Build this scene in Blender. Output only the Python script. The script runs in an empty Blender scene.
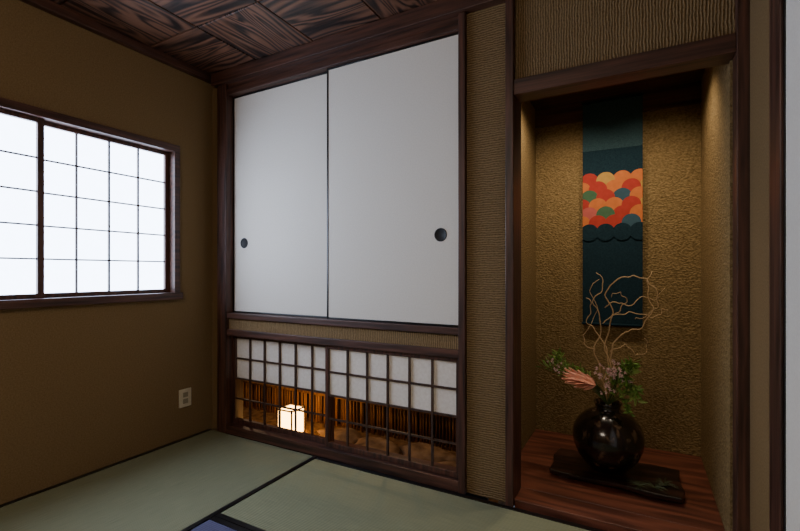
import bpy, bmesh, math, random
from mathutils import Vector, Matrix
random.seed(7)
S=bpy.context.scene
COL=bpy.context.collection

# ---------------------------------------------------------------- helpers
def lin(c):
    r=[]
    for v in c:
        v/=255.0
        r.append(v/12.92 if v<=0.04045 else ((v+0.055)/1.055)**2.4)
    return (r[0],r[1],r[2],1)

def newmat(name,rough=0.7):
    m=bpy.data.materials.new(name); m.use_nodes=True
    nt=m.node_tree; b=nt.nodes['Principled BSDF']
    b.inputs['Roughness'].default_value=rough
    return m,nt,b

def mapping(nt,scale,rot=(0,0,0)):
    tc=nt.nodes.new('ShaderNodeTexCoord'); mp=nt.nodes.new('ShaderNodeMapping')
    mp.inputs['Scale'].default_value=scale; mp.inputs['Rotation'].default_value=rot
    nt.links.new(tc.outputs['Object'],mp.inputs['Vector']); return mp

def ramp(nt,stops):
    r=nt.nodes.new('ShaderNodeValToRGB'); e=r.color_ramp.elements
    e[0].position=stops[0][0]; e[0].color=stops[0][1]
    e[1].position=stops[-1][0]; e[1].color=stops[-1][1]
    for p,c in stops[1:-1]:
        x=e.new(p); x.color=c
    return r

def bump(nt,b,src,strength,dist):
    bp=nt.nodes.new('ShaderNodeBump'); bp.inputs['Strength'].default_value=strength
    bp.inputs['Distance'].default_value=dist
    nt.links.new(src,bp.inputs['Height']); nt.links.new(bp.outputs['Normal'],b.inputs['Normal']); return bp

def plain(name,c,rough=0.6,spec=None,metal=0):
    m,nt,b=newmat(name,rough)
    n=nt.nodes.new('ShaderNodeTexNoise'); n.inputs['Scale'].default_value=35
    mp=mapping(nt,(1,1,1)); nt.links.new(mp.outputs[0],n.inputs['Vector'])
    c2=lin(c); c1=tuple([v*0.86 for v in c2[:3]])+(1,)
    r=ramp(nt,[(0.3,c1),(0.7,c2)])
    nt.links.new(n.outputs['Fac'],r.inputs[0]); nt.links.new(r.outputs[0],b.inputs['Base Color'])
    b.inputs['Metallic'].default_value=metal
    if spec is not None: b.inputs['Specular IOR Level'].default_value=spec
    return m

def wood(name,dark,light,axis='Z',fine=60,stretch=0.05,rough=0.45,fig=0,bmp=0.25,bands=62,figst=.28,mixf=.4):
    """wood with grain running along axis; fig>0 adds bold cathedral figure"""
    m,nt,b=newmat(name,rough)
    ax='XYZ'.index(axis)
    sc=[1,1,1]; sc[ax]=stretch
    mp=mapping(nt,tuple(sc))
    n=nt.nodes.new('ShaderNodeTexNoise'); n.inputs['Scale'].default_value=fine; n.inputs['Detail'].default_value=5
    nt.links.new(mp.outputs[0],n.inputs['Vector'])
    fac=n.outputs['Fac']
    if fig>0:
        sc2=[1,1,1]; sc2[ax]=figst
        mp2=mapping(nt,tuple(sc2))
        n2=nt.nodes.new('ShaderNodeTexNoise'); n2.inputs['Scale'].default_value=fig; n2.inputs['Detail'].default_value=1.5
        n2.inputs['Distortion'].default_value=0.3
        nt.links.new(mp2.outputs[0],n2.inputs['Vector'])
        mu=nt.nodes.new('ShaderNodeMath'); mu.operation='MULTIPLY'; mu.inputs[1].default_value=bands
        si=nt.nodes.new('ShaderNodeMath'); si.operation='SINE'
        ma=nt.nodes.new('ShaderNodeMath'); ma.operation='MULTIPLY_ADD'; ma.inputs[1].default_value=0.36; ma.inputs[2].default_value=0.5
        nt.links.new(n2.outputs['Fac'],mu.inputs[0]); nt.links.new(mu.outputs[0],si.inputs[0]); nt.links.new(si.outputs[0],ma.inputs[0])
        mx=nt.nodes.new('ShaderNodeMix'); mx.inputs['Factor'].default_value=mixf
        nt.links.new(ma.outputs[0],mx.inputs['A']); nt.links.new(n.outputs['Fac'],mx.inputs['B'])
        fac=mx.outputs['Result']
    r=ramp(nt,[(0.32,lin(dark)),(0.7,lin(light))])
    nt.links.new(fac,r.inputs[0]); nt.links.new(r.outputs[0],b.inputs['Base Color'])
    bump(nt,b,fac,bmp,0.003)
    return m

def plaster(name,c1,c2,scale,strength,dist,rough=0.95,detail=6,st=(1,1,1)):
    m,nt,b=newmat(name,rough)
    mp=mapping(nt,st)
    n=nt.nodes.new('ShaderNodeTexNoise'); n.inputs['Scale'].default_value=scale; n.inputs['Detail'].default_value=detail
    nt.links.new(mp.outputs[0],n.inputs['Vector'])
    r=ramp(nt,[(0.3,lin(c1)),(0.7,lin(c2))])
    nt.links.new(n.outputs['Fac'],r.inputs[0]); nt.links.new(r.outputs[0],b.inputs['Base Color'])
    b.inputs['Specular IOR Level'].default_value=0.1
    bump(nt,b,n.outputs['Fac'],strength,dist)
    return m

def combed(name,c1,c2,axis,period=0.011,strength=1.0,dist=0.006):
    """comb-dragged plaster: irregular ridges stacked along axis"""
    m,nt,b=newmat(name,0.95); b.inputs['Specular IOR Level'].default_value=0.1
    mp=mapping(nt,(1,1,1))
    w=nt.nodes.new('ShaderNodeTexWave'); w.wave_type='BANDS'; w.bands_direction=axis
    w.inputs['Scale'].default_value=0.314/period
    w.inputs['Distortion'].default_value=4.5; w.inputs['Detail'].default_value=3
    w.inputs['Detail Scale'].default_value=0.9; w.inputs['Detail Roughness'].default_value=0.7
    nt.links.new(mp.outputs[0],w.inputs['Vector'])
    n=nt.nodes.new('ShaderNodeTexNoise'); n.inputs['Scale'].default_value=110; n.inputs['Detail'].default_value=4
    nt.links.new(mp.outputs[0],n.inputs['Vector'])
    mx=nt.nodes.new('ShaderNodeMix'); mx.inputs['Factor'].default_value=0.5
    nt.links.new(w.outputs['Fac'],mx.inputs['A']); nt.links.new(n.outputs['Fac'],mx.inputs['B'])
    r=ramp(nt,[(0.15,lin(c1)),(0.75,lin(c2))])
    nt.links.new(mx.outputs['Result'],r.inputs[0]); nt.links.new(r.outputs[0],b.inputs['Base Color'])
    bump(nt,b,mx.outputs['Result'],strength,dist)
    return m

def emis(name,c,strength,base=(235,235,230)):
    m,nt,b=newmat(name,0.9)
    b.inputs['Base Color'].default_value=lin(base)
    n=nt.nodes.new('ShaderNodeTexNoise'); n.inputs['Scale'].default_value=25
    mp=mapping(nt,(1,1,1)); nt.links.new(mp.outputs[0],n.inputs['Vector'])
    cc=lin(c); r=ramp(nt,[(0.3,tuple([v*0.95 for v in cc[:3]])+(1,)),(0.7,cc)])
    nt.links.new(n.outputs['Fac'],r.inputs[0]); nt.links.new(r.outputs[0],b.inputs['Emission Color'])
    b.inputs['Emission Strength'].default_value=strength
    return m

def empty(name,loc=(0,0,0)):
    e=bpy.data.objects.new(name,None); e.location=loc; COL.objects.link(e); return e

def finish(bm,name,mat,parent=None,smooth=False,bevel=0):
    me=bpy.data.meshes.new(name)
    bmesh.ops.recalc_face_normals(bm,faces=bm.faces)
    bm.to_mesh(me); bm.free()
    if mat: me.materials.append(mat)
    if smooth:
        for p in me.polygons: p.use_smooth=True
    o=bpy.data.objects.new(name,me); COL.objects.link(o)
    if bevel>0:
        md=o.modifiers.new('bevel','BEVEL'); md.width=bevel; md.segments=2; md.limit_method='ANGLE'
    if parent: o.parent=parent
    return o

def addbox(bm,x0,x1,y0,y1,z0,z1):
    v=[bm.verts.new(p) for p in [(x0,y0,z0),(x1,y0,z0),(x1,y1,z0),(x0,y1,z0),(x0,y0,z1),(x1,y0,z1),(x1,y1,z1),(x0,y1,z1)]]
    for f in [(0,3,2,1),(4,5,6,7),(0,1,5,4),(1,2,6,5),(2,3,7,6),(3,0,4,7)]:
        bm.faces.new([v[i] for i in f])

def boxes(name,lst,mat,parent=None,bevel=0):
    bm=bmesh.new()
    for b in lst: addbox(bm,*b)
    return finish(bm,name,mat,parent,bevel=bevel)

def lathe(name,prof,center,mat,parent=None,seg=48,axis='Z'):
    bm=bmesh.new(); rings=[]
    for r,h in prof:
        ring=[]
        for i in range(seg):
            a=2*math.pi*i/seg
            if axis=='Z': p=(center[0]+r*math.cos(a),center[1]+r*math.sin(a),center[2]+h)
            else: p=(center[0]+r*math.cos(a),center[1]+h,center[2]+r*math.sin(a))
            ring.append(bm.verts.new(p))
        rings.append(ring)
    for a,b in zip(rings,rings[1:]):
        for i in range(seg):
            bm.faces.new([a[i],a[(i+1)%seg],b[(i+1)%seg],b[i]])
    bm.faces.new(rings[0]); bm.faces.new(rings[-1])
    return finish(bm,name,mat,parent,smooth=True)

def tube(bm,pts,radii,seg=6):
    pts=[Vector(p) for p in pts]; rings=[]
    for i,p in enumerate(pts):
        t=(pts[min(i+1,len(pts)-1)]-pts[max(i-1,0)]).normalized()
        up=Vector((0,1,0)) if abs(t.y)<0.9 else Vector((1,0,0))
        a=t.cross(up).normalized(); b=t.cross(a)
        rings.append([bm.verts.new(p+(a*math.cos(2*math.pi*k/seg)+b*math.sin(2*math.pi*k/seg))*radii[i]) for k in range(seg)])
    for a,b in zip(rings,rings[1:]):
        for k in range(seg): bm.faces.new([a[k],a[(k+1)%seg],b[(k+1)%seg],b[k]])
    bm.faces.new(rings[0]); bm.faces.new(rings[-1])

def spline(ctrl,n=8):
    c=[Vector(p) for p in ctrl]; c=[c[0]*2-c[1]]+c+[c[-1]*2-c[-2]]
    out=[]
    for i in range(1,len(c)-2):
        for k in range(n):
            t=k/n; p0,p1,p2,p3=c[i-1:i+3]
            out.append(0.5*((2*p1)+(p2-p0)*t+(2*p0-5*p1+4*p2-p3)*t*t+(3*p1-p0-3*p2+p3)*t**3))
    out.append(c[-2]); return out

# ---------------------------------------------------------------- materials
WD,WL=(42,26,20),(98,62,48)
M_wood   =wood('dark_cedar_v',WD,WL,'Z')
M_woodx  =wood('dark_cedar_x',WD,WL,'X')
M_woody  =wood('dark_cedar_y',WD,WL,'Y')
M_kumiko =wood('kumiko_wood',(44,30,24),(84,60,48),'Z')
M_ceilx  =wood('ceiling_board_x',(28,17,13),(118,80,60),'X',fine=60,rough=0.4,fig=6,bands=90,figst=.15,mixf=.45)
M_ceily  =wood('ceiling_board_y',(28,17,13),(118,80,60),'Y',fine=60,rough=0.4,fig=6,bands=90,figst=.15,mixf=.45)
M_toko   =wood('alcove_floor_wood',(74,38,27),(124,70,51),'X',fine=45,rough=0.45,fig=5,bands=60,figst=.12,mixf=.6)
M_left   =plaster('sand_plaster',(114,92,62),(136,112,78),160,0.35,0.002)
M_rough  =plaster('coarse_stucco',(108,90,58),(150,127,88),85,1.0,0.012,detail=3,st=(1,1,1.3))
M_combh  =combed('combed_plaster_h',(88,71,47),(154,129,94),'Z')
M_combv  =combed('combed_plaster_v',(88,71,47),(154,129,94),'X')
M_fusuma =plaster('fusuma_paper',(222,216,206),(230,225,215),140,0.08,0.0008,rough=0.75)
M_black  =plain('black_lacquer',(14,13,14),0.3)
M_pull   =plain('pull_black',(10,10,11),0.6)
M_plate  =plain('outlet_plate',(214,200,170),0.4)
M_slot   =plain('outlet_slot',(150,138,112),0.5)
M_paperw =emis('lit_window_paper',(208,225,255),12.5)
M_paper  =plaster('shoji_paper',(228,218,206),(240,232,222),60,0.05,0.0005)
M_lant   =emis('lantern_paper',(255,190,104),16.0)
M_fill   =emis('fill_lamp_paper',(255,236,212),12.5)  # glow of the added pendant that fills the room
M_bamboo =wood('bamboo_stick',(84,52,24),(180,126,66),'Z',fine=40,rough=0.5)
M_earth  =plaster('garden_earth',(76,54,36),(138,104,70),18,1.0,0.03)
M_rock   =plaster('garden_rock',(92,70,52),(150,120,92),12,0.8,0.02)
M_darkw  =plain('dark_backing',(22,16,12),0.9)
M_metal  =plain('lamp_metal',(70,66,60),0.35,metal=0.8)
M_bulb   =emis('lamp_glass',(255,224,180),8.0)

def tatami(name,c1,c2,axis):
    m,nt,b=newmat(name,0.75)
    mp=mapping(nt,(1,1,1))
    w=nt.nodes.new('ShaderNodeTexWave'); w.bands_direction=axis; w.inputs['Scale'].default_value=0.314/0.009
    w.inputs['Distortion'].default_value=0.4
    nt.links.new(mp.outputs[0],w.inputs['Vector'])
    sc=(3,90,1) if axis=='Y' else (90,3,1)
    mp2=mapping(nt,sc)
    n=nt.nodes.new('ShaderNodeTexNoise'); n.inputs['Scale'].default_value=3; n.inputs['Detail'].default_value=3
    nt.links.new(mp2.outputs[0],n.inputs['Vector'])
    mx=nt.nodes.new('ShaderNodeMix'); mx.inputs['Factor'].default_value=0.55
    nt.links.new(w.outputs['Fac'],mx.inputs['A']); nt.links.new(n.outputs['Fac'],mx.inputs['B'])
    r=ramp(nt,[(0.2,lin(c1)),(0.8,lin(c2))])
    nt.links.new(mx.outputs['Result'],r.inputs[0]); nt.links.new(r.outputs[0],b.inputs['Base Color'])
    bump(nt,b,w.outputs['Fac'],0.5,0.0018)
    return m
M_tatx=tatami('tatami_rush_y',(110,116,88),(152,154,120),'Y')
M_taty=tatami('tatami_rush_x',(106,110,84),(146,147,114),'X')
M_tatb=tatami('tatami_indigo',(66,66,100),(94,94,132),'Y')

XL=-2.55; CZ=2.38; YR=-1.6; XR=0.344
# ---------------------------------------------------------------- floor
boxes('floor',[(XL-0.15,XR+0.15,YR-0.15,2.0,-0.12,-0.05)],M_darkw)
def mat_(x0,x1,y0,y1,m,edges):
    e=empty('tatami_mat')
    boxes('rush_surface',[(x0+.002,x1-.002,y0+.002,y1-.002,-0.05,0.0)],m,e,bevel=0.002)
    w=0.027; L=[]
    if 'x' in edges: L=[(x0+.002,x1-.002,y0+.002,y0+w,-0.004,0.0025),(x0+.002,x1-.002,y1-w,y1-.002,-0.004,0.0025)]
    if 'y' in edges: L=[(x0+.002,x0+w,y0+.002,y1-.002,-0.004,0.0025),(x1-w,x1-.002,y0+.002,y1-.002,-0.004,0.0025)]
    boxes('cloth_border',L,M_black,e)
mat_(XL,-1.62,0.10,1.975,M_taty,'y')
mat_(-1.62,XR,1.28,1.975,M_tatx,'x')
mat_(-1.62,-0.70,0.36,1.28,M_tatb,'x')
mat_(-0.70,XR,-0.56,1.28,M_taty,'y')
mat_(XL,-1.62,YR,0.10,M_taty,'y')
mat_(-1.62,-0.70,YR,0.36,M_taty,'y')
mat_(-0.70,XR,YR,-0.56,M_tatx,'x')

# ---------------------------------------------------------------- left wall + window
WY0,WY1,WZ0,WZ1=0.31,1.747,0.89,1.85
boxes('wall_left',[(XL-.15,XL,YR-.15,2.12,-0.1,WZ0),(XL-.15,XL,YR-.15,2.12,WZ1,CZ),
                   (XL-.15,XL,YR-.15,WY0,WZ0,WZ1),(XL-.15,XL,WY1,2.12,WZ0,WZ1)],M_left)
win=empty('window_1')
t=0.042
boxes('outer_frame',[(XL-.12,XL+.02,WY0-.0,WY1,WZ1-t,WZ1),(XL-.12,XL+.03,WY0-.02,WY1+.015,WZ0,WZ0+t),
                     (XL-.12,XL+.02,WY0,WY0+.035,WZ0+t,WZ1-t),(XL-.12,XL+.02,WY1-.035,WY1,WZ0+t,WZ1-t)],M_woody,win,bevel=0.003)
def shoji_w(y0,y1,xc,nm):
    z0,z1=WZ0+t,WZ1-t; s=0.028; d=0.012
    boxes(nm+'_stiles',[(xc-d,xc+d,y0,y0+s,z0,z1),(xc-d,xc+d,y1-s,y1,z0,z1),
                        (xc-d,xc+d,y0+s,y1-s,z0,z0+s*.8),(xc-d,xc+d,y0+s,y1-s,z1-s*.8,z1)],M_wood,win,bevel=0.002)
    L=[]
    for i in range(1,4):
        y=y0+s+(y1-y0-2*s)*i/4; L.append((xc-.006,xc+.006,y-.004,y+.004,z0+s*.8,z1-s*.8))
    for i in range(1,5):
        z=z0+s+(z1-z0-2*s)*i/5; L.append((xc-.005,xc+.005,y0+s,y1-s,z-.004,z+.004))
    boxes(nm+'_kumiko',L,M_kumiko,win)
    boxes(nm+'_paper',[(xc-.0075,xc-.0065,y0+s,y1-s,z0+s*.8,z1-s*.8)],M_paperw,win)
shoji_w(WY0+.035,1.045,XL-.02,'panel_a')
shoji_w(1.012,WY1-.035,XL-.047,'panel_b')
boxes('outer_shutter',[(XL-.125,XL-.12,WY0,WY1,WZ0,WZ1)],M_darkw,win)

# power outlet
sw=empty('wall_outlet')
boxes('cover_plate',[(XL,XL+.008,1.75,1.835,0.20,0.315)],M_plate,sw,bevel=0.003)
boxes('sockets',[(XL+.008,XL+.010,1.775,1.81,0.222,0.252),(XL+.008,XL+.010,1.775,1.81,0.263,0.293)],M_slot,sw,bevel=0.001)

# ---------------------------------------------------------------- back wall
YB=2.0; FL=-2.388
boxes('wall_back',[(XL,-2.47,YB,YB+.12,0,CZ),(-2.40,-.76,YB,YB+.12,.75,.757) ],M_left)
boxes('wall_back_band',[(-2.40,-.76,YB-.0,YB+.12,.682,.757)],M_combv)
boxes('wall_back_panel',[(-.735,-.53,YB,YB+.12,0,CZ-.08)],M_combh)
boxes('wall_back_header',[(-.505,.31,YB,YB+.12,1.925,CZ)],M_combv)
boxes('trim_1',[(-2.475,FL,YB-.025,YB+.12,0,2.30)],M_wood,bevel=0.004)
boxes('trim_2',[(-.765,-.73,YB-.025,YB+.12,0,2.30)],M_wood,bevel=0.003)
boxes('trim_3',[(-.536,-.499,YB-.03,YB+.12,0,CZ)],M_wood,bevel=0.003)
boxes('trim_4',[(.306,.345,YB-.03,YB+.05,0,CZ)],M_wood,bevel=0.003)
boxes('trim_5',[(FL,-.765,YB-.015,YB+.12,2.228,2.265)],M_woodx,bevel=0.003)     # fusuma head rail
boxes('trim_6',[(FL,-.765,YB-.005,YB+.12,2.265,2.30)],M_woodx)
boxes('trim_7',[(FL,-.765,YB-.018,YB+.12,.755,.79)],M_woodx,bevel=0.003)     # fusuma bottom rail
boxes('trim_8',[(FL,-.765,YB-.018,YB+.12,.643,.683)],M_woodx,bevel=0.003)     # shoji head rail
boxes('trim_9',[(FL,-.765,YB-.022,YB+.12,0,.055)],M_woodx,bevel=0.003)        # sill
boxes('trim_10',[(-.499,.306,YB-.025,YB+.08,1.858,1.928)],M_woodx,bevel=0.003)    # alcove lintel
boxes('trim_11',[(XL+.04,-.536,YB-.045,YB+.12,2.30,CZ)],M_woodx,bevel=0.004)
boxes('trim_12',[(XL-.0,XL+.04,YR,YB,2.33,CZ)],M_woody,bevel=0.004)

# closet sliding doors (fusuma)
def fusuma(name,x0,x1,y,z0,z1,hx,hz):
    e=empty(name); f=0.011
    boxes('paper_panel',[(x0+f,x1-f,y+.003,y+.022,z0+f,z1-f)],M_fusuma,e)
    boxes('lacquer_frame',[(x0,x0+f,y,y+.026,z0,z1),(x1-f,x1,y,y+.026,z0,z1),(x0+f,x1-f,y,y+.026,z0,z0+f*.8),(x0+f,x1-f,y,y+.026,z1-f*.8,z1)],M_black,e,bevel=0.002)
    lathe('finger_pull',[(.034,.004),(.034,.0015),(.032,.0008),(.029,.0008),(.027,.0026),(.001,.0027)],(hx,y,hz),M_pull,e,axis='Y')
fusuma('door_1',FL,-1.56,YB+.033,.79,2.228,-2.285,1.25)
fusuma('door_2',-1.578,-.765,YB+.004,.79,2.228,-.869,1.245)
boxes('wall_closet_back',[(-2.45,-.64,YB+.30,YB+.33,.72,CZ),(-2.45,-2.42,YB+.12,YB+.30,.72,CZ),(-2.45,-.64,YB+.12,YB+.33,2.30,2.33)],M_darkw)

# low shoji
def shoji_l(name,x0,x1,y):
    e=empty(name); z0,z1=.056,.642; s=.022
    boxes('stiles',[(x0,x0+s,y,y+.026,z0,z1),(x1-s,x1,y,y+.026,z0,z1),(x0+s,x1-s,y,y+.026,z0,z0+.028),(x0+s,x1-s,y,y+.026,z1-s,z1)],M_wood,e,bevel=0.002)
    L=[]; a,b=z0+.028,z1-s
    for i in range(1,6):
        x=x0+s+(x1-x0-2*s)*i/6; L.append((x-.005,x+.005,y+.003,y+.015,a,b))
    for i in range(1,4):
        z=a+(b-a)*i/4; L.append((x0+s,x1-s,y+.004,y+.014,z-.005,z+.005))
    boxes('kumiko_lattice',L,M_kumiko,e)
    boxes('washi_paper',[(x0+s,x1-s,y+.0155,y+.0165,a+(b-a)*.5,b)],M_paper,e)
shoji_l('shoji_screen',FL,-1.565,YB+.033)
shoji_l('shoji_screen',-1.59,-.765,YB+.004)

# ---------------------------------------------------------------- little courtyard behind the low screens
GX0,GX1,GY0,GY1,GZ=-3.5,-.66,YB+.12,2.85,-.16
boxes('courtyard_ground',[(GX0,GX1,GY0-.02,GY1,GZ-.1,GZ)],M_earth)
boxes('wall_courtyard',[(GX0,GX1,GY1,GY1+.05,GZ,.75),(GX0-.05,GX0,GY0,GY1,GZ,.75),(GX0,-2.70,GY0-.05,GY0,GZ,.75),(GX0,GX1,GY0,GY1,.72,.76),(GX0,GX1,GY0-.02,GY0,GZ,-.0)],M_darkw)
bm=bmesh.new(); x=GX0+.02
while x<GX1-.02:
    r=random.uniform(.006,.0105); yy=2.80+random.uniform(-.012,.012); lean=random.uniform(-.012,.012)
    pts=[(x+lean*k/5,yy,GZ+.88*k/5*0.99) for k in range(6)]
    tube(bm,pts,[r]*6,7); x+=random.uniform(.021,.03)
for z in (.08,.42):
    tube(bm,[(GX0+.02,2.775,z),(GX1-.02,2.775,z)],[.012,.012],8)
finish(bm,'bamboo_fence',M_bamboo,smooth=True)
def rocks(name,spec,mat):
    bm=bmesh.new()
    for (cx,cy,cz,rx,ry,rz) in spec:
        r=bmesh.ops.create_icosphere(bm,subdivisions=3,radius=1)
        s=random.uniform(0,9)
        for v in r['verts']:
            k=1+.13*math.sin(v.co.x*4+s)+.1*math.sin(v.co.y*5+v.co.z*4+s*2)+.05*math.sin(v.co.z*9+s)
            v.co=Vector((cx+v.co.x*rx*k,cy+v.co.y*ry*k,cz+v.co.z*rz*k))
    return finish(bm,name,mat,smooth=True)
rocks('garden_stones',[(-1.9,2.58,-.14,.19,.11,.06),(-1.56,2.5,-.14,.22,.12,.065),(-1.2,2.56,-.13,.2,.1,.07),(-.95,2.42,-.14,.18,.11,.065),(-1.4,2.30,-.15,.16,.09,.05),(-1.12,2.28,-.15,.15,.08,.05),(-1.78,2.34,-.15,.12,.08,.045)],M_rock)
for gx in (-2.75,-1.35):  # ceiling fixtures added out of view to brighten the fence and stones
    e=empty('added_courtyard_light')
    lathe('trim_ring',[(.04,0),(.045,-.008),(.042,-.014),(.034,-.014),(.032,-.004)],(gx,2.42,.72),M_metal,e,seg=32)
    lathe('lens',[(.031,-.001),(.031,-.0045)],(gx,2.42,.72),M_bulb,e,seg=24)
    l=bpy.data.lights.new('courtyard_fill','SPOT'); l.energy=9 if gx<-2 else 7; l.color=(1,.68,.38); l.spot_size=math.radians(140); l.spot_blend=.8; l.shadow_soft_size=.025
    o=bpy.data.objects.new('bulb',l); o.location=(gx,2.42,.70); COL.objects.link(o); o.parent=e
# andon lantern
lx,ly,lz=-2.26,2.45,GZ
an=empty('andon_lantern'); w=.068; L=[]
for sx in (-1,1):
    for sy in (-1,1):
        L.append((lx+sx*w-.005,lx+sx*w+.005,ly+sy*w-.005,ly+sy*w+.005,lz,lz+.225))
for z in (.03,.215):
    for sx in (-1,1):
        L.append((lx+sx*w-.004,lx+sx*w+.004,ly-w,ly+w,lz+z-.005,lz+z+.005)); L.append((lx-w,lx+w,ly+sx*w-.004,ly+sx*w+.004,lz+z-.005,lz+z+.005))
L.append((lx-w-.01,lx+w+.01,ly-w-.01,ly+w+.01,lz+.006,lz+.022))
boxes('wood_frame',L,M_kumiko,an)
boxes('paper_shade',[(lx-w+.004,lx+w-.004,ly-w+.004,ly+w-.004,lz+.03,lz+.212)],M_lant,an)

# ---------------------------------------------------------------- tokonoma alcove
AX0,AX1,AY1,AZ=-.60,.298,2.95,2.12
boxes('alcove_floor',[(-.499,.303,YB-.012,YB+.12,-.05,.03),(AX0,AX1+.0,YB+.12,AY1,-.05,.03)],M_toko,bevel=0.002)
boxes('wall_alcove',[(AX0-.04,AX0,YB+.12,AY1+.05,-.05,AZ+.02),(AX1,AX1+.08,YB+.05,AY1+.05,-.05,AZ+.02),(AX0,AX1,AY1,AY1+.05,-.05,AZ+.02)],M_rough)
boxes('ceiling_alcove',[(AX0,AX1,YB+.12,AY1,AZ,AZ+.03)],M_woodx)
boxes('trim_13',[(AX0,AX1,AY1-.025,AY1,2.0,AZ)],M_woodx,bevel=0.003)
for i,(px_,py_) in enumerate([(-.40,2.42),(.06,2.42)]):
    e=empty('recessed_downlight')
    lathe('trim_ring',[(.045,0),(.05,-.008),(.047,-.014),(.038,-.014),(.036,-.004)],(px_,py_,AZ),M_metal,e,seg=32)
    lathe('lens',[(.034,-.001),(.034,-.0045)],(px_,py_,AZ),M_bulb,e,seg=24)
    l=bpy.data.lights.new('downlight_bulb','SPOT'); l.energy=25 if i==0 else 21; l.color=(1,.82,.60); l.spot_size=math.radians(125); l.spot_blend=.9; l.shadow_soft_size=.03
    o=bpy.data.objects.new('bulb',l); o.location=(px_,py_,AZ-.02); o.rotation_euler=(math.radians(15),0,0); COL.objects.link(o); o.parent=e

# hanging scroll
def zs(z): return 1.06+(z-1.06)*1.024
M_teal=plaster('scroll_teal',(22,40,50),(32,54,64),120,.2,.001)
M_teal2=plaster('scroll_teal_light',(44,64,72),(56,80,86),120,.2,.001)
sc=empty('hanging_scroll'); sy=2.920; sx0,sx1=-.311,.014
boxes('cloth',[(sx0,sx1,sy-.001,sy+.001,.745,2.10)],M_teal,sc)
boxes('upper_cloth_band',[(sx0+.001,sx1-.001,sy-.002,sy-.001,1.80,2.09)],M_teal2,sc)
bm=bmesh.new()
tube(bm,[(sx0-.004,sy,.744),(sx1+.004,sy,.744)],[.008,.008],12); tube(bm,[(sx0-.004,sy,2.10),(sx1+.004,sy,2.10)],[.006,.006],10)
finish(bm,'rollers',M_teal,sc,smooth=True)
pal={'o':(196,112,62),'r':(168,60,52),'g':(72,104,78),'y':(184,142,76),'p':(182,92,86),'b':(58,84,98),'n':(27,47,57)}
PM={k:plain('fan_'+k,v,.9,spec=.1) for k,v in pal.items()}
pats=['ryoo','orory','grbor','roory','pgrog','orrbo','nnnnn']
sp=(sx1-sx0)/3.6; yy=sy-.0022; R=sp*.57; ztop=zs(1.65); dz=.052
for ri,cs in enumerate(pats):
    off=ri%2
    for k,c_ in enumerate(cs):
        cx=sx0+sp*(k+(-.05 if off else .42))
        zc=ztop-R-ri*dz
        if cx-R>sx1-.004: continue
        bm=bmesh.new(); vv=[]
        for q in range(48):
            a=2*math.pi*q/48; p=(min(max(cx+R*math.cos(a),sx0+.001),sx1-.001),zc+R*math.sin(a))
            if not vv or (abs(p[0]-vv[-1][0])+abs(p[1]-vv[-1][1]))>1e-5: vv.append(p)
        bm.faces.new([bm.verts.new((p[0],yy-ri*.0008-(k%2)*.0003,p[1])) for p in vv])
        finish(bm,'scale_motif_%d_%d'%(ri,k),PM[c_] if c_!='n' else M_teal,sc)

# display board (dark root slab)
M_slab=wood('slab_wood',(24,14,12),(58,34,27),'X',fine=40,rough=.3,fig=4)
tb=empty('display_board')
bm=bmesh.new()
N=[(-.405,2.30),(-.25,2.285),(-.08,2.295),(.06,2.27),(.165,2.275),(.18,2.36),(.165,2.47),(.175,2.60),(.05,2.615),(-.12,2.60),(-.27,2.62),(-.40,2.61),(-.415,2.50),(-.40,2.41)]
bot=[bm.verts.new((x*.985,2.45+(y-2.45)*.97,.042)) for x,y in N]; top=[bm.verts.new((x,y,.066)) for x,y in N]
bm.faces.new(top); bm.faces.new(bot[::-1])
for i in range(len(N)): j=(i+1)%len(N); bm.faces.new([bot[i],bot[j],top[j],top[i]])
finish(bm,'slab',M_slab,tb,bevel=.006)
boxes('feet',[(-.36,-.31,2.31,2.59,.03,.044),(.08,.13,2.31,2.59,.03,.044)],M_slab,tb,bevel=.003)

# vase
m,nt,b=newmat('tenmoku_glaze',.18)
mp=mapping(nt,(1,1,.5)); n=nt.nodes.new('ShaderNodeTexNoise'); n.inputs['Scale'].default_value=26; n.inputs['Detail'].default_value=6
nt.links.new(mp.outputs[0],n.inputs['Vector']); r=ramp(nt,[(.38,lin((16,12,11))),(.56,lin((34,25,20))),(.72,lin((104,82,64)))])
nt.links.new(n.outputs['Fac'],r.inputs[0]); nt.links.new(r.outputs[0],b.inputs['Base Color']); b.inputs['Coat Weight'].default_value=.4; b.inputs['Coat Roughness'].default_value=.08
M_vase=m
vx,vy=-.143,2.44
va=empty('flower_vase')
prof=[(.062,0),(.075,.004),(.105,.03),(.14,.075),(.16,.125),(.166,.165),(.160,.205),(.140,.245),(.108,.278),(.078,.296),(.062,.303),(.058,.312),(.060,.326),(.066,.336),(.064,.341),(.056,.338),(.050,.325),(.048,.305),(.05,.29),(.001,.285)]
lathe('body',prof,(vx,vy,.066),M_vase,va,seg=64)

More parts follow.
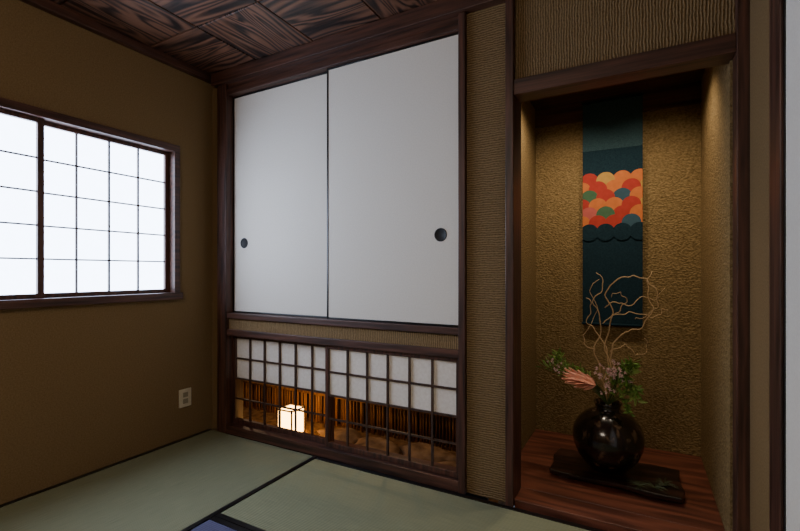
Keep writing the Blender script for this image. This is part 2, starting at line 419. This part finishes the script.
# ikebana arrangement
ik=empty('ikebana_arrangement')
M_twig=plain('willow_twig',(204,172,130),.7); M_leaf=plain('leaf_green',(112,152,62),.5); M_leafl=plain('leaf_light',(156,184,96),.5)
M_pink=plain('salmon_petal',(240,168,142),.5); M_bl=plain('blossom',(236,204,206),.6); M_stem=plain('stem_green',(70,90,36),.6)
tw=[
 [(-.14,2.44,.36),(-.165,2.43,.52),(-.20,2.42,.66),(-.17,2.42,.80),(-.205,2.41,.91),(-.16,2.42,.99),(-.19,2.43,1.06)],
 [(-.14,2.44,.36),(-.13,2.45,.55),(-.155,2.46,.70),(-.12,2.44,.84),(-.15,2.43,.96),(-.08,2.42,1.03),(.0,2.42,1.035),(.055,2.41,.99),(.075,2.41,.91),(.03,2.42,.85),(-.02,2.43,.83)],
 [(-.14,2.44,.36),(-.10,2.43,.54),(-.13,2.42,.66),(-.07,2.42,.76),(.0,2.41,.79),(.05,2.40,.88),(.03,2.41,.98),(.045,2.42,1.06)],
 [(-.14,2.44,.36),(-.16,2.46,.50),(-.14,2.47,.62),(-.19,2.48,.74),(-.24,2.47,.80),(-.22,2.46,.88),(-.24,2.46,.93)],
 [(-.17,2.42,.80),(-.10,2.40,.86),(-.06,2.39,.92),(-.09,2.38,.96),(-.13,2.39,.94)],
 [(-.12,2.44,.84),(-.03,2.45,.86),(.06,2.46,.84),(.10,2.46,.88),(.12,2.46,.87)],
 [(-.13,2.42,.66),(-.06,2.44,.70),(-.02,2.45,.65),(.03,2.46,.68),(.02,2.46,.74)],
 [(-.16,2.43,.88),(-.11,2.41,.91),(-.04,2.40,.90),(.01,2.41,.94),(.06,2.42,.93),(.10,2.42,.98)],
 [(-.20,2.42,.66),(-.25,2.41,.70),(-.24,2.40,.76),(-.19,2.40,.86),(-.22,2.40,.98),(-.18,2.41,1.02)],
]
bm=bmesh.new()
for c in tw:
    pts=spline(c,7); n=len(pts)
    for i,p in enumerate(pts):
        p.x+=.006*math.sin(i*.9+c[1][0]*50); p.z+=.004*math.sin(i*1.3)
    r0=.0036 if c[0][2]<.4 else .0024
    tube(bm,pts,[r0*(1-.55*i/n) for i in range(n)],6)
finish(bm,'curly_willow_twigs',M_twig,ik,smooth=True)

def leaf(bm,base,dirv,L,W,roll=0):
    d=Vector(dirv).normalized(); s=d.cross(Vector((0,0,1)));
    if s.length<.1: s=Vector((1,0,0))
    s.normalize(); s=Matrix.Rotation(roll,3,d)@s; nrm=d.cross(s)
    B=Vector(base)
    ts=[0,.25,.5,.75,1]; ws=[.12,.8,1,.65,.03]; rows=[]
    for t_,w_ in zip(ts,ws):
        c=B+d*L*t_-nrm*L*.12*t_*t_
        rows.append((bm.verts.new(c-s*W*w_/2),bm.verts.new(c+nrm*W*.12),bm.verts.new(c+s*W*w_/2)))
    for a,b_ in zip(rows,rows[1:]):
        bm.faces.new([a[0],a[1],b_[1],b_[0]]); bm.faces.new([a[1],a[2],b_[2],b_[1]])

def spray(pts_ctrl,bmS,bmL,nl,L,W):
    pts=spline(pts_ctrl,8); n=len(pts)
    tube(bmS,pts,[.002*(1-.5*i/n) for i in range(n)],5)
    for i in range(nl):
        k=int((.35+.65*i/nl)*(n-1)); p=pts[k]; t_=(pts[min(k+1,n-1)]-pts[max(k-1,0)]).normalized()
        rd=Vector((random.uniform(-1,1),random.uniform(-.8,.4),random.uniform(-.5,.9))).normalized()
        leaf(bmL,p,t_*.6+rd,L*random.uniform(.7,1.2),W*random.uniform(.8,1.2),random.uniform(0,3))
bmS=bmesh.new(); bmL=bmesh.new(); bmL2=bmesh.new()
for q in range(9):
    a=random.uniform(-.02,.035)
    spray([(vx,vy,.39),(-.09+a,2.40,.45+.016*q),(-.055+a,2.38,.47+.018*q),(-.035+a*2,2.37,.44+.024*q)],bmS,bmL if q%3 else bmL2,22,.036,.013)
for q in range(3):
    spray([(vx,vy,.39),(-.08,2.38,.445),(-.055,2.35,.42-.005*q),(-.05+.012*q,2.335,.385-.005*q)],bmS,bmL,14,.026,.011)
for q in range(9):
    spray([(vx,vy,.39),(-.22,2.41,.47+.008*q),(-.34,2.39,.52+.010*q),(-.475+.014*q,2.38,.565+.012*q)],bmS,bmL2 if q%2 else bmL,22,.034,.011)
for q in range(5):
    spray([(vx,vy,.39),(-.14+.01*q,2.41,.46),(-.13+.012*q,2.40,.54),(-.12+.02*q,2.39,.59)],bmS,bmL,12,.032,.012)
finish(bmS,'stems',M_stem,ik); finish(bmL,'fern_leaves',M_leaf,ik); finish(bmL2,'light_leaves',M_leafl,ik)
bm=bmesh.new(); B=Vector((-.19,2.345,.505))
for ring,(nn,spr,L) in enumerate([(6,.10,.16),(8,.22,.145),(10,.40,.105),(8,.7,.065)]):
    for k in range(nn):
        a=2*math.pi*k/nn+ring*.4
        d=Vector((-1,-.15,.30)).normalized()+Vector((0.1*math.cos(a),math.cos(a),math.sin(a)))*spr
        leaf(bm,B,d,L,.026,a)
finish(bm,'salmon_bloom',M_pink,ik)
bm=bmesh.new(); tube(bm,spline([(vx,vy,.38),(-.16,2.41,.45),(-.185,2.348,.505)],6),[.004]*13,6); finish(bm,'bloom_stem',M_stem,ik)
bm=bmesh.new()
for _ in range(46):
    c=Vector((random.gauss(-.125,.035),2.365+random.uniform(-.02,.02),random.gauss(.56,.04)))
    for k in range(5):
        a=k*2*math.pi/5+random.random(); leaf(bm,c,(math.cos(a),-.5,math.sin(a)),.011,.009,0)
for _ in range(16):
    c=Vector((random.uniform(-.45,-.33),2.365+random.uniform(-.02,.02),random.uniform(.54,.62)))
    for k in range(5):
        a=k*2*math.pi/5; leaf(bm,c,(math.cos(a),-.5,math.sin(a)),.008,.006,0)
finish(bm,'small_blossoms',M_bl,ik)
bm=bmesh.new()
for (cx,cy) in [(.06,2.33),(-.005,2.315),(.10,2.38)]:
    for k in range(30):
        a=random.uniform(0,2*math.pi); L=random.uniform(.03,.06)
        p0=Vector((cx,cy,.068)); p1=p0+Vector((math.cos(a)*L,math.sin(a)*L,random.uniform(.0,.02)))
        tube(bm,[p0,(p0+p1)/2+Vector((0,0,.006)),p1],[.0012,.001,.0004],4)
finish(bm,'pine_sprig',plain('pine_needles',(84,96,68),.6))

# ---------------------------------------------------------------- right wall with sliding door
PY0,PY1=1.56,1.675
boxes('wall_right',[(XR,XR+.12,PY1-.01,YB,0,CZ),(XR,XR+.12,YR,PY1-.01,1.88,CZ)],M_left)
boxes('trim_14',[(XR-.006,XR+.12,PY0,PY1,0,1.885)],M_wood,bevel=.002)
boxes('trim_15',[(XR-.006,XR+.12,YR,PY0,1.815,1.885)],M_woody,bevel=.002)
boxes('trim_16',[(XR-.03,XR,YR,YB-.03,2.33,CZ)],M_woody)
e=empty('door_3')
boxes('paper_panel',[(XR+.004,XR+.02,.72,PY0-.012,.03,1.80)],M_fusuma,e)
boxes('lacquer_frame',[(XR+.001,XR+.024,PY0-.012,PY0,.01,1.815),(XR+.001,XR+.024,.705,.72,.01,1.815),(XR+.001,XR+.024,.72,PY0-.012,.01,.03),(XR+.001,XR+.024,.72,PY0-.012,1.80,1.815)],M_black,e)
e=empty('door_4')
boxes('paper_panel',[(XR+.035,XR+.05,-.15,.735,.03,1.80)],M_fusuma,e)
boxes('lacquer_frame',[(XR+.03,XR+.055,.735,.75,.01,1.815),(XR+.03,XR+.055,-.165,-.15,.01,1.815),(XR+.03,XR+.055,-.15,.735,.01,.03),(XR+.03,XR+.055,-.15,.735,1.80,1.815)],M_black,e)
boxes('wall_right_end',[(XR,XR+.12,YR,-.165,0,1.815)],M_left)
boxes('wall_rear',[(XL-.15,XR+.15,YR-.15,YR,-.1,CZ)],M_left)

# ---------------------------------------------------------------- ceiling
ce=empty('ceiling')
boxes('ceiling_base',[(XL-.15,XR+.15,YR-.15,YB+.12,CZ+.012,CZ+.06)],M_darkw,ce)
P=.455; Lx=[];Ly=[]
i=0; x=XL+.0
while x<XR:
    j=0; y=YB
    while y>YR:
        b_=(x+.004,min(x+P-.004,XR),max(y-P+.004,YR),y-.004,CZ,CZ+.012)
        (Lx if (i+j)%2==0 else Ly).append(b_)
        y-=P; j+=1
    x+=P; i+=1
boxes('boards_grain_x',Lx,M_ceilx,ce,bevel=.003); boxes('boards_grain_y',Ly,M_ceily,ce,bevel=.003)

# paper pendant added behind the camera, out of view, as room fill light
pe=empty('added_fill_lamp'); cx,cy,hw=-.9,-.6,.3
boxes('paper_shade',[(cx-hw,cx+hw,cy-hw,cy+hw,1.90,2.13)],M_fill,pe)
boxes('wood_frame',[(cx+sx*hw-.008,cx+sx*hw+.008,cy+sy_*hw-.008,cy+sy_*hw+.008,1.89,2.14) for sx in (-1,1) for sy_ in (-1,1)]+[(cx-hw-.01,cx+hw+.01,cy-hw-.01,cy+hw+.01,2.13,2.145)],M_kumiko,pe)
bm=bmesh.new(); tube(bm,[(cx,cy,2.14),(cx,cy,CZ)],[.005,.005],8); finish(bm,'cord',M_black,pe)

# ---------------------------------------------------------------- world, camera
w=bpy.data.worlds.new('World'); S.world=w; w.use_nodes=True
w.node_tree.nodes['Background'].inputs[0].default_value=(.6,.7,.9,1); w.node_tree.nodes['Background'].inputs[1].default_value=.3
cam=bpy.data.cameras.new('Camera'); cam.sensor_width=36; cam.lens=438/800*36; cam.shift_y=.0081; cam.clip_start=.02
co=bpy.data.objects.new('Camera',cam); co.location=(0,0,1.06); co.rotation_euler=(math.radians(90),0,math.radians(28.72)); COL.objects.link(co)
S.camera=co
